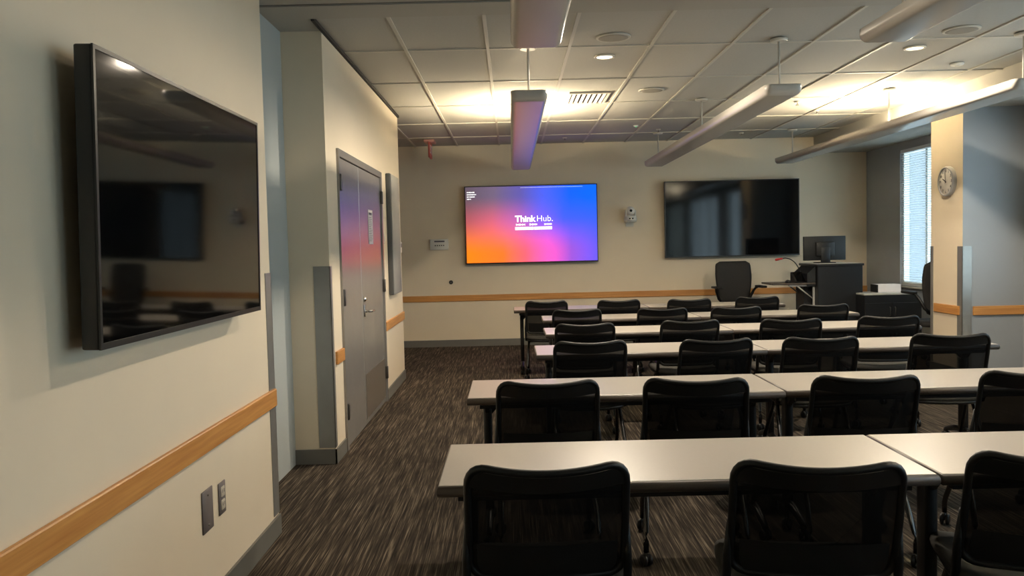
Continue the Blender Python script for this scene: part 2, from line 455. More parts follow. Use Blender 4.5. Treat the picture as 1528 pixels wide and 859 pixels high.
MB().rbox(-.135, .135, -.03, 0, -.078, .078, r=.006).build('housing', M['white_pl'], cp)
MB().box(-.07, .08, -.0312, -.0295, .035, .055).build('display_strip', M['ink'], cp)
for i in range(5):
    x = -.055+i*.03
    MB().box(x-.008, x+.008, -.033, -.0295, -.022, -.006).build('button', M['charcoal'], cp)
kn = thing('cable_grommet', (-.896, D, .947), 'small round brass-grey fitting on the wall below the control panel', 'wall fitting')
MB().lathe([(.03, 0), (.03, .01), (.022, .014), (.022, .006), (.0, .006)], 20, mtx=Mx((1, 0, 0), (0, 0, 1), (0, -1, 0))).build('ring', M['hinge'], kn)
MB().lathe([(.012, .006), (.012, .018), (0, .02)], 14, mtx=Mx((1, 0, 0), (0, 0, 1), (0, -1, 0))).build('plug', M['kick'], kn)

# camera on the wall between the screens
pc_ = thing('conference_camera', (1.735, D, 1.80), 'white pan-tilt camera on a wall shelf between the two screens', 'camera')
MB().rbox(-.07, .07, -.14, 0, -.035, -.022, r=.005).box(-.05, .05, -.012, 0, -.09, -.03).build('wall_bracket', M['vent'], pc_)
b_ = MB().lathe([(.078, -.022), (.082, .0), (.075, .035), (.05, .05), (0, .05)], 24, mtx=T((0, -.085, 0))).build('base', M['white_pl'], pc_)
MB().rbox(-.028, -.008, -.171, -.163, .002, .018, r=.003).rbox(.008, .028, -.171, -.163, .002, .018, r=.003).build('front_window', M['lens'], b_)
for sx in (-1, 1):
    MB().rbox(sx*.058-.01, sx*.058+.01, -.115, -.055, .03, .12, r=.008).build('yoke_arm', M['white_pl'], pc_)
hd = MB().lathe([(0, -.06), (.035, -.055), (.05, -.03), (.055, 0), (.05, .035), (.03, .052), (0, .056)], 20, mtx=Mx((1, 0, 0), (0, 0, 1), (0, -1, 0), loc=(0, -.09, .108))).build('head', M['white_pl'], pc_)
MB().lathe([(.017, .05), (.017, .062), (.012, .064), (0, .062)], 18, mtx=Mx((1, 0, 0), (0, 0, 1), (0, -1, 0), loc=(0, -.09, .108))).build('lens', M['lens'], hd)

pc_.scale = (1.15, 1.15, 1.15)
# ------------------------------------------------------------------ televisions
def television(name, loc, rz, w, h, label, screen_mat, thick=.05, standoff=.06, group=None):
    """local: screen faces -y, wall at y=0, origin at the wall behind the screen centre"""
    t = thing(name, loc, label, 'television', rz, group)
    f = -(standoff+thick); bz = .012
    mb = MB()
    mb.rbox(-w/2, w/2, f+.004, f+thick, -h/2, h/2, r=.006, seg=2)
    mb.build('housing', M['bezel'], t)
    mb = MB()
    for a in ((-w/2, w/2, h/2-bz, h/2), (-w/2, w/2, -h/2, -h/2+bz*1.5), (-w/2, -w/2+bz, -h/2+bz*1.5, h/2-bz), (w/2-bz, w/2, -h/2+bz*1.5, h/2-bz)):
        mb.box(a[0], a[1], f, f+.006, a[2], a[3])
    mb.build('bezel', M['bezel'], t)
    s = MB().box(-w/2+bz, w/2-bz, f+.0025, f+.005, -h/2+bz*1.5, h/2-bz).build('screen', screen_mat, t)
    MB().rbox(-w*.33, w*.33, f+thick-.002, f+thick+.028, -h*.38, h*.2, r=.012).build('rear_cover', M['black_plastic'], t)
    mb = MB()
    mb.box(-.32, .32, -.012, 0, -.16, .16)
    for x in (-.22, .22): mb.box(x-.02, x+.02, f+thick, -.008, -.22, .22)
    mb.build('wall_mount', M['leg_black'], t)
    return t, s, f
# near side wall television (faces +x)
tvL, _, _ = television('television', (XL, 2.965, 1.612), PI/2, 1.44, .832, 'large switched-off glossy television on the near side wall', M['screen_off'], .055, .06)
tvL.rotation_euler = (math.radians(1.2), 0, PI/2)   # the mount leans the screen slightly down
tvR, _, _ = television('television', (3.208, D, 1.781), 0, 1.95, 1.105, 'large switched-off television on the end wall above the swivel chair', M['screen_matte'], .06, .045)

def screen_on():
    m, nt, b = new_mat('lit display gradient')
    N, L = nt.nodes.new, nt.links.new
    tc = N('ShaderNodeTexCoord'); sp = N('ShaderNodeSeparateXYZ'); L(tc.outputs['Generated'], sp.inputs[0])
    def ramp(sock, stops):
        r = N('ShaderNodeValToRGB'); e = r.color_ramp.elements
        e[0].position, e[0].color = stops[0][0], srgb(*stops[0][1]); e[1].position, e[1].color = stops[-1][0], srgb(*stops[-1][1])
        for p_, c_ in stops[1:-1]: k = e.new(p_); k.color = srgb(*c_)
        L(sock, r.inputs['Fac']); return r.outputs['Color']
    top = ramp(sp.outputs['X'], [(0, (92, 78, 88)), (.22, (108, 92, 118)), (.42, (92, 84, 160)), (.6, (70, 92, 232)), (.8, (10, 92, 255)), (1, (0, 98, 255))])
    mid = ramp(sp.outputs['X'], [(0, (176, 84, 88)), (.2, (214, 96, 118)), (.38, (196, 96, 170)), (.55, (130, 92, 226)), (.75, (66, 88, 250)), (1, (54, 90, 246))])
    bot = ramp(sp.outputs['X'], [(0, (255, 128, 20)), (.28, (255, 116, 40)), (.45, (255, 96, 110)), (.62, (255, 90, 190)), (.8, (150, 80, 205)), (1, (100, 84, 240))])
    lo = N('ShaderNodeMapRange'); lo.interpolation_type = 'SMOOTHSTEP'; lo.inputs['From Min'].default_value = .1; lo.inputs['From Max'].default_value = .6; L(sp.outputs['Z'], lo.inputs['Value'])
    hi = N('ShaderNodeMapRange'); hi.interpolation_type = 'SMOOTHSTEP'; hi.inputs['From Min'].default_value = .45; hi.inputs['From Max'].default_value = .9; L(sp.outputs['Z'], hi.inputs['Value'])
    m1 = N('ShaderNodeMix'); m1.data_type = 'RGBA'; L(lo.outputs[0], m1.inputs['Factor']); L(bot, m1.inputs['A']); L(mid, m1.inputs['B'])
    m2 = N('ShaderNodeMix'); m2.data_type = 'RGBA'; L(hi.outputs[0], m2.inputs['Factor']); L(m1.outputs['Result'], m2.inputs['A']); L(top, m2.inputs['B'])
    b.inputs['Base Color'].default_value = (.005, .005, .005, 1); b.inputs['Roughness'].default_value = .35; b.inputs['Specular IOR Level'].default_value = .15
    L(m2.outputs['Result'], b.inputs['Emission Color']); b.inputs['Emission Strength'].default_value = .30
    return m
M['screen_on'] = screen_on()
M['screen_text'] = emat('lit white lettering', (1, 1, 1, 1), .3)
tvC, scr, f0 = television('television', (.30, D, 1.767), 0, 1.92, 1.125, 'large lit display showing white lettering on a colour gradient', M['screen_on'], .06, .045)
def scr_mtx(x, z): return Mx((1, 0, 0), (0, 0, 1), (0, -1, 0), loc=(x, f0+.0015, z))
text_mesh('logo_text', 'Think', .125, M['screen_text'], scr, scr_mtx(-.235, .075), bold=.0045)
text_mesh('logo_text', 'Hub.', .125, M['screen_text'], scr, scr_mtx(.073, .075), bold=-.0005)
mb = MB(); Y0, Y1 = f0+.0008, f0+.0026
mb.box(-.237, .032, Y0, Y1, -.082, -.038); mb.box(.04, .298, Y0, Y1, -.082, -.038)
mb.build('code_bar', M['screen_text'], scr)
def dashes(cx0, cx1, z, hgt, seed):
    r_ = random.Random(seed); x = cx0; mb = MB()
    while x < cx1-.006:
        w_ = min(r_.uniform(.008, .02), cx1-x); k = r_.uniform(.55, 1)
        mb.box(x, x+w_, Y0, Y1, z-hgt*k/2, z+hgt*k/2); x += w_+.004
    return mb
for a, b_, sd in ((-.225, -.09, 1), (-.03, .085, 2), (.185, .295, 3)):
    dashes(a, b_, -.005, .032, sd).build('small_text', M['screen_text'], scr)
for i, ln in enumerate((.11, .135, .12, .06)):
    dashes(-.925, -.925+ln, .475-i*.032, .018, 10+i).build('small_text', M['screen_text'], scr)
MB().box(-.15, .75, f0+.0009, f0+.0026, .527, .529).build('header_line', M['screen_text'], scr)

# ------------------------------------------------------------------ clock on the pier
ck = thing('wall_clock', (PX, 8.335, 2.0), 'round white wall clock on the cream pier', 'clock')
mC = Mx((0, -1, 0), (0, 0, 1), (-1, 0, 0))   # local x -> -y (viewer's right), y -> up, z -> out of the wall
MB().lathe([(.15, 0), (.152, .03), (.146, .042), (.134, .044), (.132, .034)], 40, mtx=mC, cap=False).build('rim', M['clock_rim'], ck)
MB().lathe([(.136, .0), (.136, .034), (0, .034)], 40, mtx=mC).build('dial', M['clock_face'], ck)
for hnum in range(1, 13):
    a = PI/2-hnum*PI/6
    text_mesh('numeral', str(hnum), .036, M['ink'], ck, mC @ T((.106*math.cos(a), .106*math.sin(a), .0345)), bold=.0008, align='CENTER')
def hand(name, ang, ln, wd, z):
    a = PI/2-ang
    mb = MB().box(-.018, ln, -wd/2, wd/2, z, z+.0015, mtx=mC @ Matrix.Rotation(a, 4, 'Z'))
    mb.build(name, M['black_plastic'], ck)
hand('hour_hand', math.radians(298), .062, .008, .036); hand('minute_hand', math.radians(356), .095, .006, .038)

# ------------------------------------------------------------------ window and blinds
def window(n, x, ya, yb, label, vis):
    o = bpy.data.objects.new('window_%d' % n, None); COL.objects.link(o); o.location = (x, (ya+yb)/2, WZ[0]); tag(o, label, 'window', kind='structure')
    h = (yb-ya)/2; H = WZ[1]-WZ[0]; mb = MB(); t = .05
    mb.box(.03, .10, -h, -h+t, 0, H); mb.box(.03, .10, h-t, h, 0, H); mb.box(.03, .10, -h+t, h-t, 0, t); mb.box(.03, .10, -h+t, h-t, H-t, H)
    nm = 2
    for i in range(1, nm+1):
        y = -h+2*h*i/(nm+1); mb.box(.04, .09, y-.025, y+.025, t, H-t)
    mb.build('window_frame', M['white_pl'], o)
    MB().box(.064, .068, -h+t, h-t, t, H-t).build('window_pane', M['glass'], o)
    mb = MB().rbox(-.05, .03, -h-.03, h+.03, -.03, 0, r=.006, seg=1); mb.build('window_sill', M['light_top'], o)
    bl = thing('venetian_blind', (x, (ya+yb)/2, WZ[0]), ['', 'white slatted blind in the window beside the pier', 'white slatted blind in the window along the middle rows', 'white slatted blind in the window along the rear rows', 'white slatted blind in the added rear corner window'][n], 'blind')
    MB().box(.0, .026, -h+.01, h-.01, H-.045, H-.001).build('head_rail', M['blind'], bl)
    mb = MB(); z = .03
    while z < H-.06:
        mb.add([(.004, -h+.02, z+.003), (.026, -h+.02, z-.003), (.026, h-.02, z-.003), (.004, h-.02, z+.003)], [(0, 1, 2, 3)]); z += .03
    s_ = mb.build('slats', M['blind'], bl)
    so = s_.modifiers.new('thickness', 'SOLIDIFY'); so.thickness = .0012
    MB().box(.006, .024, -h+.02, h-.02, .004, .018).build('bottom_rail', M['blind'], bl)
window(1, XR, *W1, 'tall daylit window beside the pier', True)
window(2, XRF, *W2, 'window along the middle rows', False)
window(3, XRF, *W3, 'window along the rear rows', False)
window(4, XRF, *W4, 'added unseen window at the rear corner', False)  # out of view, added to let in more daylight
o = MB().box(13, 16, 8, 60, -3, 9).build('neighbouring_building', M['brick']); tag(o, 'grey brick building seen through the blinds', 'building')

# ------------------------------------------------------------------ pendant lights
ZB = 2.50
def pendant(loc_x, y0, y1, stems, lit, label):
    yc = (y0+y1)/2; L_ = (y1-y0)/2
    t = thing('pendant_light', (loc_x, yc, ZB), label, 'pendant light', 0, 'linear pendant lights')
    W = .135; H = .075; r = .042; prof = []
    for i in range(7):
        a = PI+PI/2*i/6; prof.append((-W+r+r*math.cos(a), r+r*math.sin(a)))
    for i in range(7):
        a = 1.5*PI+PI/2*i/6; prof.append((W-r+r*math.cos(a), r+r*math.sin(a)))
    prof.append((W, H)); inner = [(W-.006, H), (W-.012, .022), (-W+.012, .022), (-W+.006, H)]
    poly = prof+inner+[(-W, H)]
    # extruded channel, axis y: coordinates (z, x) in cyclic order for axis 1
    mb = MB(); n = len(poly); V = []
    for y in (-L_, L_):
        for x, z in poly: V.append((x, y, z))
    for i in range(n):
        j = (i+1) % n
        mb.add([V[i], V[j], V[n+j], V[n+i]], [(0, 1, 2, 3)], 0, True)
    body = mb.build('housing', M['pend'], t)
    em = body.modifiers.new('edge', 'EDGE_SPLIT'); em.split_angle = .6
    capp = prof+[(-W, H)]
    for y, s_ in ((-L_, -1), (L_, 1)):
        mb = MB(); k = len(capp); V = []; nr = 6
        for q in range(nr+1):
            ph = PI/2*q/nr; f = 1-.30*(1-math.cos(ph)); g = .25+.75*math.cos(ph)
            V += [(x*f, y+s_*.06*math.sin(ph), H-(H-z)*g) for x, z in capp]
        mb.add(V, [[q*k+i, q*k+(i+1) % k, (q+1)*k+(i+1) % k, (q+1)*k+i] for q in range(nr) for i in range(k)]+[list(range(nr*k, nr*k+k))], 0, True)
        mb.build('end_cap', M['pend'], t)
    k = 5; seg = 2*L_/k
    for i in range(k):
        c0 = -L_+seg*(i+.5)
        on = lit and abs(c0+yc-lit[0]) < lit[1]
        MB().tube([(0, c0-seg/2+.04, .042), (0, c0+seg/2-.04, .042)], .0125, 12).build('fluorescent_tube', M[lit[2] if on else 'tube_off'], t)
    for y in stems:
        s = MB().tube([(0, y-yc, .02), (0, y-yc, ZC-ZB)], .0085, 10).build('stem', M['pole'], t)
        MB().lathe([(.058, ZC-ZB-.022), (.062, ZC-ZB-.012), (.062, ZC-ZB-.001)], 24, mtx=T((0, y-yc, 0))).build('ceiling_canopy', M['pole'], s)
    return t
FX = [.157, 2.0, 3.80]
pendant(FX[0], 6.05, 11.4, (6.17, 8.6, 11.1), (8.72, .4, 'tube'), 'long white pendant light glowing upward before the lit display')
pendant(FX[1], 6.05, 11.4, (6.12, 8.58, 11.1), None, 'long unlit pendant light hanging between the two glowing ceiling patches')
pendant(FX[2], 6.05, 11.4, (6.12, 8.28, 11.1), (8.72, .4, 'tube'), 'long white pendant light glowing upward before the clock pier')
pendant(FX[0], -.9, 4.42, (-.7, 1.8, 4.2), None, 'pendant light end overhead in line with the lit display')
pendant(FX[1]+.04, -.9, 4.48, (-.7, 1.8, 4.28), None, 'pendant light end overhead at the top edge toward the windows')

pendant(FX[2]+.02, -.9, 4.48, (-.7, 1.8, 4.28), (1.7, .7, 'tube_added'), 'unseen pendant light by the windows, lit to brighten the rear rows')  # out of view, its lit tubes added to brighten the near half

# ------------------------------------------------------------------ ceiling devices
def can_light(x, y, w):
    l = bpy.data.lights.new('downlight_beam', 'SPOT'); l.energy = w; l.color = (1, .86, .68); l.spot_size = math.radians(168); l.spot_blend = .35; l.shadow_soft_size = .035
    o = bpy.data.objects.new('downlight_beam', l); COL.objects.link(o); o.location = (x, y, ZC-.03)
for x, y, lab in ((.765, 5.965, 'round flush ceiling speaker beside the overhead pendant end'), (1.392, 8.046, 'round flush ceiling speaker past the air diffuser'), (3.273, 5.993, 'round flush ceiling speaker above the downlight by the windows')):
    t = thing('ceiling_speaker', (x, y, ZC), lab, 'speaker', 0, 'round ceiling speakers')
    MB().lathe([(.118, -.005), (.125, -.002), (.125, .006)], 36).build('trim_ring', M['tbar'], t)
    MB().lathe([(0, -.006), (.08, -.0058), (.117, -.0047), (.117, .004)], 36).build('grille', M['speaker'], t)
for x, y, lab in ((.771, 6.57, 'small lit round downlight beside the first ceiling speaker'), (3.197, 6.526, 'small lit round downlight on the window side of the ceiling'), (.771, 3.5, 'added unseen downlight above the first rows near the door aisle'), (3.197, 3.5, 'added unseen downlight above the first rows toward the windows')):  # last two are out of view, added to light the near rows
    t = thing('downlight', (x, y, ZC), lab, 'downlight', 0, 'recessed downlights')
    MB().lathe([(.062, -.001), (.068, -.006), (.08, -.004), (.083, .001), (.083, .006)], 32).build('trim_ring', M['can_trim'], t)
    MB().lathe([(0, -.002), (.062, -.002), (.062, .004)], 32).build('lamp', M['can'], t)
    can_light(x, y, (50 if x < 2 else 36) if y > 5 else 12)
vt = thing('air_diffuser', (.80, 8.36, ZC), 'square slotted air diffuser in the ceiling', 'air vent')
mb = MB()
for a in ((-.2, .2, -.29, -.265), (-.2, .2, .265, .29), (-.2, -.178, -.265, .265), (.178, .2, -.265, .265)): mb.box(a[0], a[1], a[2], a[3], -.012, .004)
mb.build('frame', M['vent'], vt)
mb = MB(); mb.box(-.18, .18, -.27, .27, -.002, .004); mb.build('duct_opening', M['dark_gap'], vt)
for i in range(7):
    x = -.15+i*.05
    MB().box(-.014, .014, -.264, .264, -.0015, .0015, mtx=T((x, 0, -.007)) @ Matrix.Rotation(.35, 4, 'Y')).build('louvre', M['vent'], vt)
for x, y, lab in ((3.862, 7.143, 'small white smoke detector on the ceiling near the pier'),):
    t = thing('smoke_detector', (x, y, ZC), lab, 'smoke detector')
    MB().lathe([(.035, -.018), (.048, -.014), (.055, -.006), (.055, .004)], 24).build('housing', M['white_pl'], t)
    MB().lathe([(.0, -.022), (.018, -.021), (.022, -.016)], 18).build('sensor_cap', M['vent'], t)
for x, y, lab in ((.772, 11.40, 'small sprinkler head near the end wall above the lit display'), (1.951, 10.80, 'small sprinkler head above the wall camera'), (3.107, 8.91, 'sprinkler head at the edge of the bright ceiling patch'), (3.55, 9.55, 'sprinkler head inside the bright ceiling patch'), (3.186, 11.35, 'sprinkler head near the end wall above the dark television')):
    t = thing('sprinkler_head', (x, y, ZC), lab, 'sprinkler', 0, 'ceiling sprinklers')
    MB().lathe([(.03, -.006), (.033, .004)], 18).build('escutcheon', M['can_trim'], t)
    MB().lathe([(.007, -.03), (.007, .0)], 10).lathe([(.02, -.034), (.02, -.031)], 14).build('deflector', M['chrome'], t)
t = thing('motion_sensor', (1.6, 10.40, ZC), 'tiny ceiling sensor with green light', 'sensor')
MB().lathe([(.03, -.012), (.038, .004)], 18).build('housing', M['white_pl'], t)
MB().lathe([(0, -.018), (.008, -.016), (.01, -.011)], 14).build('indicator', M['led'], t)
t = thing('exit_sign', (-1.085, 11.40, ZC), 'red exit sign hanging edge-on from the ceiling', 'exit sign')
MB().rbox(-.07, .07, -.15, .15, -.03, .004, r=.006).build('ceiling_plate', M['pink_pl'], t)
pl_ = MB().rbox(-.014, .014, -.15, .15, -.235, -.028, r=.004).build('sign_blade', M['red'], t)
for sx in (-1, 1):
    text_mesh('sign_text', 'EXIT', .16, M['paper'], pl_, Mx((0, sx, 0), (0, 0, 1), (sx, 0, 0), loc=(sx*.0145, 0, -.13)), bold=.003, align='CENTER')

# ------------------------------------------------------------------ tables
TW, TD, TZ = 1.518, .535, .735
def caster(mb, x, y, r=.026, ang=0., mtx=None):
    m0 = (mtx or Matrix.Identity(4)) @ T((x, y, r)) @ Matrix.Rotation(ang, 4, 'Z')
    for s_ in (-1, 1):
        mb.lathe([(r*.6, -.009), (r, -.006), (r, .006), (r*.6, .009)], 16, mtx=m0 @ T((s_*.013, 0, 0)) @ Matrix.Rotation(PI/2, 4, 'Y'))
    mb.rbox(-.0045, .0045, -.02, .022, -.004, r+.006, r=.003, seg=1, mtx=m0)
    mb.tube([(0, .006, r), (0, .006, r+.03)], .006, 8, mtx=m0)
def make_table():
    t = thing('training_table', (0, 0, 0), 'x', 'table')
    w2, d2 = TW/2, TD/2
    MB().rbox(-w2+.004, w2-.004, -d2+.006, d2-.006, TZ-.032, TZ, r=.003, seg=1, smooth=False).build('tabletop', M['laminate'], t)
    # rounded edge band all round
    mb = MB(); k = 6; pr = []
    hh = .017
    for i in range(k+1):
        a = -PI/2+PI*i/k; pr.append((.004+.012*math.cos(a)-.004, hh*math.sin(a)))
    pr = [(-.004, -hh)]+pr+[(-.004, hh)]
    ring = [(-w2+.006, -d2+.006), (w2-.006, -d2+.006), (w2-.006, d2-.006), (-w2+.006, d2-.006)]
    dirs = [(-1, -1), (1, -1), (1, 1), (-1, 1)]
    n = len(pr); V = []
    for (x, y), (dx, dy) in zip(ring, dirs):
        for o_, z in pr: V.append((x+dx*o_*.5, y+dy*o_, TZ-.0185+z))
    F = []
    for c_ in range(4):
        e = (c_+1) % 4
        for i in range(n-1): F.append([c_*n+i, e*n+i, e*n+i+1, c_*n+i+1])
    mb.add(V, F, 0, True); mb.build('edge_band', M['edge_band'], t)
    mb = MB()
    mb.rbox(-w2+.10, w2-.10, -.03, .03, TZ-.085, TZ-.04, r=.006, seg=1)
    mb.box(-w2+.06, w2-.06, -d2+.05, -d2+.075, TZ-.062, TZ-.034); mb.box(-w2+.06, w2-.06, d2-.075, d2-.05, TZ-.062, TZ-.034)
    mb.build('under_frame', M['leg_black'], t)
    for sx in (-1, 1):
        x = sx*(w2-.09)
        mb = MB()
        mb.rbox(x-.021, x+.021, -.036, .036, .10, TZ-.036, r=.012, seg=3)
        mb.prism([(-.10, TZ-.036), (-.10, TZ-.055), (-.034, TZ-.12), (.034, TZ-.12), (.10, TZ-.055), (.10, TZ-.036)], 0, x-.012, x+.012)
        mb.prism([(x-sx*.015, TZ-.036)][:0] or [(TZ-.036, x), (TZ-.036, x-sx*.09), (TZ-.055, x-sx*.09), (TZ-.13, x-sx*.02), (TZ-.13, x)], 1, -.01, .01)
        leg = mb.build('leg', M['leg_black'], t)
        mb = MB()
        pts = [(x, -.235, .062), (x, -.2, .078), (x, -.1, .105), (x, 0, .115), (x, .1, .105), (x, .2, .078), (x, .235, .062)]
        mb.tube(pts, [.014, .017, .021, .023, .021, .017, .014], 12)
        mb.build('foot', M['leg_black'], leg)
        for y in (-.225, .225):
            mb = MB(); caster(mb, x, y, .027, .3*sx); mb.build('caster', M['black_plastic'], leg)
    return t
ROWN = {6: 'table row closest to the screens', 5: 'second table row from the screens', 4: 'third table row from the screens',
        3: 'fourth table row from the screens', 2: 'fifth table row from the screens', 1: 'table row farthest from the screens'}
ROWS = {1: (-.2456, 2.4446), 2: (-.2326, 3.88), 3: (.1433, 5.3673), 4: (.2575, 6.6197), 5: (.2828, 7.8688), 6: (.0084, 9.1898)}
proto = None
for r_ in sorted(ROWS):
    x0, y0 = ROWS[r_]
    for k in range(2):
        t = make_table() if proto is None else copy_tree(proto)
        if proto is None: proto = t
        t.location = (x0+1.524*(k+.5), y0+TD/2, 0)
        t['label'] = 'greige training table, %s of the %s' % (('door-side half', 'window-side half')[k], ROWN[r_])
        t['group'] = 'training tables in rows'

# ------------------------------------------------------------------ chairs
def make_chair():
    """local: origin on the floor under the seat, sitter faces +y"""
    t = thing('mesh_chair', (0, 0, 0), 'x', 'chair')
    ZB0, ZT = .505, .858
    def hw_(z):   # half width of the back
        u = (z-ZB0)/(ZT-ZB0); w = .222-.004*u*u
        for zz, r in ((ZT, .055), (ZB0, .05)):
            dz = r-abs(z-zz)
            if dz > 0: w -= r-math.sqrt(max(0, r*r-dz*dz))
        return w
    def pt(s, z, off=0.):
        w = hw_(z); x = s*w; u = (z-ZB0)/(ZT-ZB0)
        y = -.150-.122*u-.006*math.sin(u*PI) - .036*(1-(x/.222)**2) + off
        zz = z - .020*u*u*(1-(x/.2)**2)*(1 if abs(x) < .2 else 0)
        return (x, y, zz)
    # back frame: closed loop
    loop = []
    zs = [ZB0+(ZT-ZB0)*(.5-.5*math.cos(PI*i/22)) for i in range(23)]
    loop += [pt(-1, z) for z in zs]
    loop += [pt(s/8., ZT) for s in range(-7, 8)]
    loop += [pt(1, z) for z in reversed(zs)]
    loop += [pt(-s/8., ZB0) for s in range(-7, 8)]
    q = [loop[0]]
    for p_ in loop[1:]:
        if (Vector(p_)-Vector(q[-1])).length > .004: q.append(p_)
    MB().tube(q, .0115, 10, closed=True, sx=1.0, ref=(0, 1, 0)).build('back_frame', M['frame_blk'], t)
    # border band of the shell (top and sides), then the mesh
    ns, nz = 18, 16; V = []; Fm = []
    for i in range(nz+1):
        z = ZB0+(ZT-ZB0)*i/nz
        for j in range(ns+1): V.append(pt(-1+2*j/ns, z))
    for i in range(nz):
        for j in range(ns): a = i*(ns+1)+j; Fm.append((a, a+1, a+ns+2, a+ns+1))
    mb = MB().add(V, Fm, 0, True)
    mb.build('back_mesh', M['mesh'], t)
    mb = MB(); V = []; Fs = []
    for i in range(3):
        z = ZT-.012-.026*i
        for j in range(ns+1): V.append(pt((-1+2*j/ns)*.97, z, -.007))
    for i in range(2):
        for j in range(ns): a = i*(ns+1)+j; Fs.append((a, a+1, a+ns+2, a+ns+1))
    o_ = mb.add(V, Fs, 0, True).build('top_band', M['frame_blk'], t)
    # lower back pan
    mb = MB(); V = []; Fs = []
    for i in range(7):
        z = ZB0+.012+.10*i/6
        for j in range(ns+1): V.append(pt((-1+2*j/ns)*.90, z, -.008))
    for i in range(6):
        for j in range(ns): a = i*(ns+1)+j; Fs.append((a, a+1, a+ns+2, a+ns+1))
    mb.add(V, Fs, 0, True).build('lower_back_panel', M['charcoal'], t)
    # uprights hugging the lower back
    for sx in (-1, 1):
        x = sx*.232
        pts = [(sx*.215, -.06, .415), (sx*.232, -.13, .43), (x, -.165, .48), (x, -.178, .56), (sx*.226, -.205, .672)]
        MB().tube(pts, [.013, .015, .016, .015, .009], 10, sx=.8).build('back_upright', M['frame_blk'], t)
    # seat
    def plan(sc, n=40):
        o = []
        for i in range(n):
            a = 2*PI*i/n; c_, s_ = math.cos(a), math.sin(a); e = 2/5.
            o.append((.245*sc*math.copysign(abs(c_)**e, c_), .015+.236*sc*math.copysign(abs(s_)**e, s_)))
        return o
    def cushion(levels):
        mb = MB(); n = 40; V = []
        for sc, z in levels:
            for x, y in plan(sc, n): V.append((x, y, z+.012*(x/.232)**2-.018*max(0, (y-.12)/.12)**2))
        F = [[i*n+k, i*n+(k+1) % n, (i+1)*n+(k+1) % n, (i+1)*n+k] for i in range(len(levels)-1) for k in range(n)]
        F.append(list(range(n))[::-1]); F.append([(len(levels)-1)*n+k for k in range(n)])
        return mb.add(V, F, 0, True)
    cushion([(.93, .428), (.99, .434), (1, .445), (.985, .46), (.93, .469), (.75, .473), (.4, .472)]).build('seat', M['seat_fab'], t)
    cushion([(.8, .402), (.93, .408), (.96, .427)]).build('seat_pan', M['black_plastic'], t)
    # legs: inverted V each side with upright ends on casters
    for sx in (-1, 1):
        for sy in (-1, 1):
            x0 = sx*.205; xe = sx*.225; y1 = .235*sy+.01
            pts = [(x0, .015*sy+.01, .405), (x0, .05*sy+.01, .392), (sx*.215, .13*sy+.01, .27), (xe, .215*sy+.01, .145), (xe, y1, .11), (xe, y1, .06)]
            lg = MB().tube(pts, .0125, 10).build('leg', M['leg_gloss'], t)
            mb = MB(); caster(mb, xe, y1-.006, .027, .5*sx*sy); mb.build('caster', M['black_plastic'], lg)
    MB().tube([(-.205, .01, .395), (.205, .01, .395)], .012, 10).build('cross_bar', M['leg_gloss'], t)
    return t
CH = {1: [(.083, 2.22, 1), (.81, 2.181, -9), (1.47, 2.19, -16)],
      2: [(.147, 3.596, 1), (.794, 3.574, -7), (1.524, 3.537, -6), (2.27, 3.54, -12)],
      3: [(.474, 5.05, 1), (1.241, 4.997, 3), (1.868, 4.972, -4), (2.665, 4.987, -10)],
      4: [(.543, 6.185, 0), (1.352, 6.251, 2), (2.094, 6.166, -5), (2.856, 6.22, -5)],
      5: [(.592, 7.563, 1), (1.365, 7.481, -3), (2.027, 7.432, -2), (2.843, 7.501, -5)],
      6: [(.362, 8.80, -3), (1.127, 8.701, 0), (1.853, 8.60, -3), (2.6, 8.707, -4)]}
NTH = ['first', 'second', 'third', 'fourth']
proto = None
for r_ in sorted(CH):
    for k, (x, y, a) in enumerate(CH[r_]):
        t = make_chair() if proto is None else copy_tree(proto)
        if proto is None: proto = t
        th_ = math.radians(a); d = .272
        t.location = (x-math.sin(th_)*d, y+math.cos(th_)*d, 0); t.rotation_euler = (0, 0, th_)
        t['label'] = 'black mesh chair, %s from the door aisle at the %s' % (NTH[k], ROWN[r_])
        t['group'] = 'black mesh chairs at the tables'

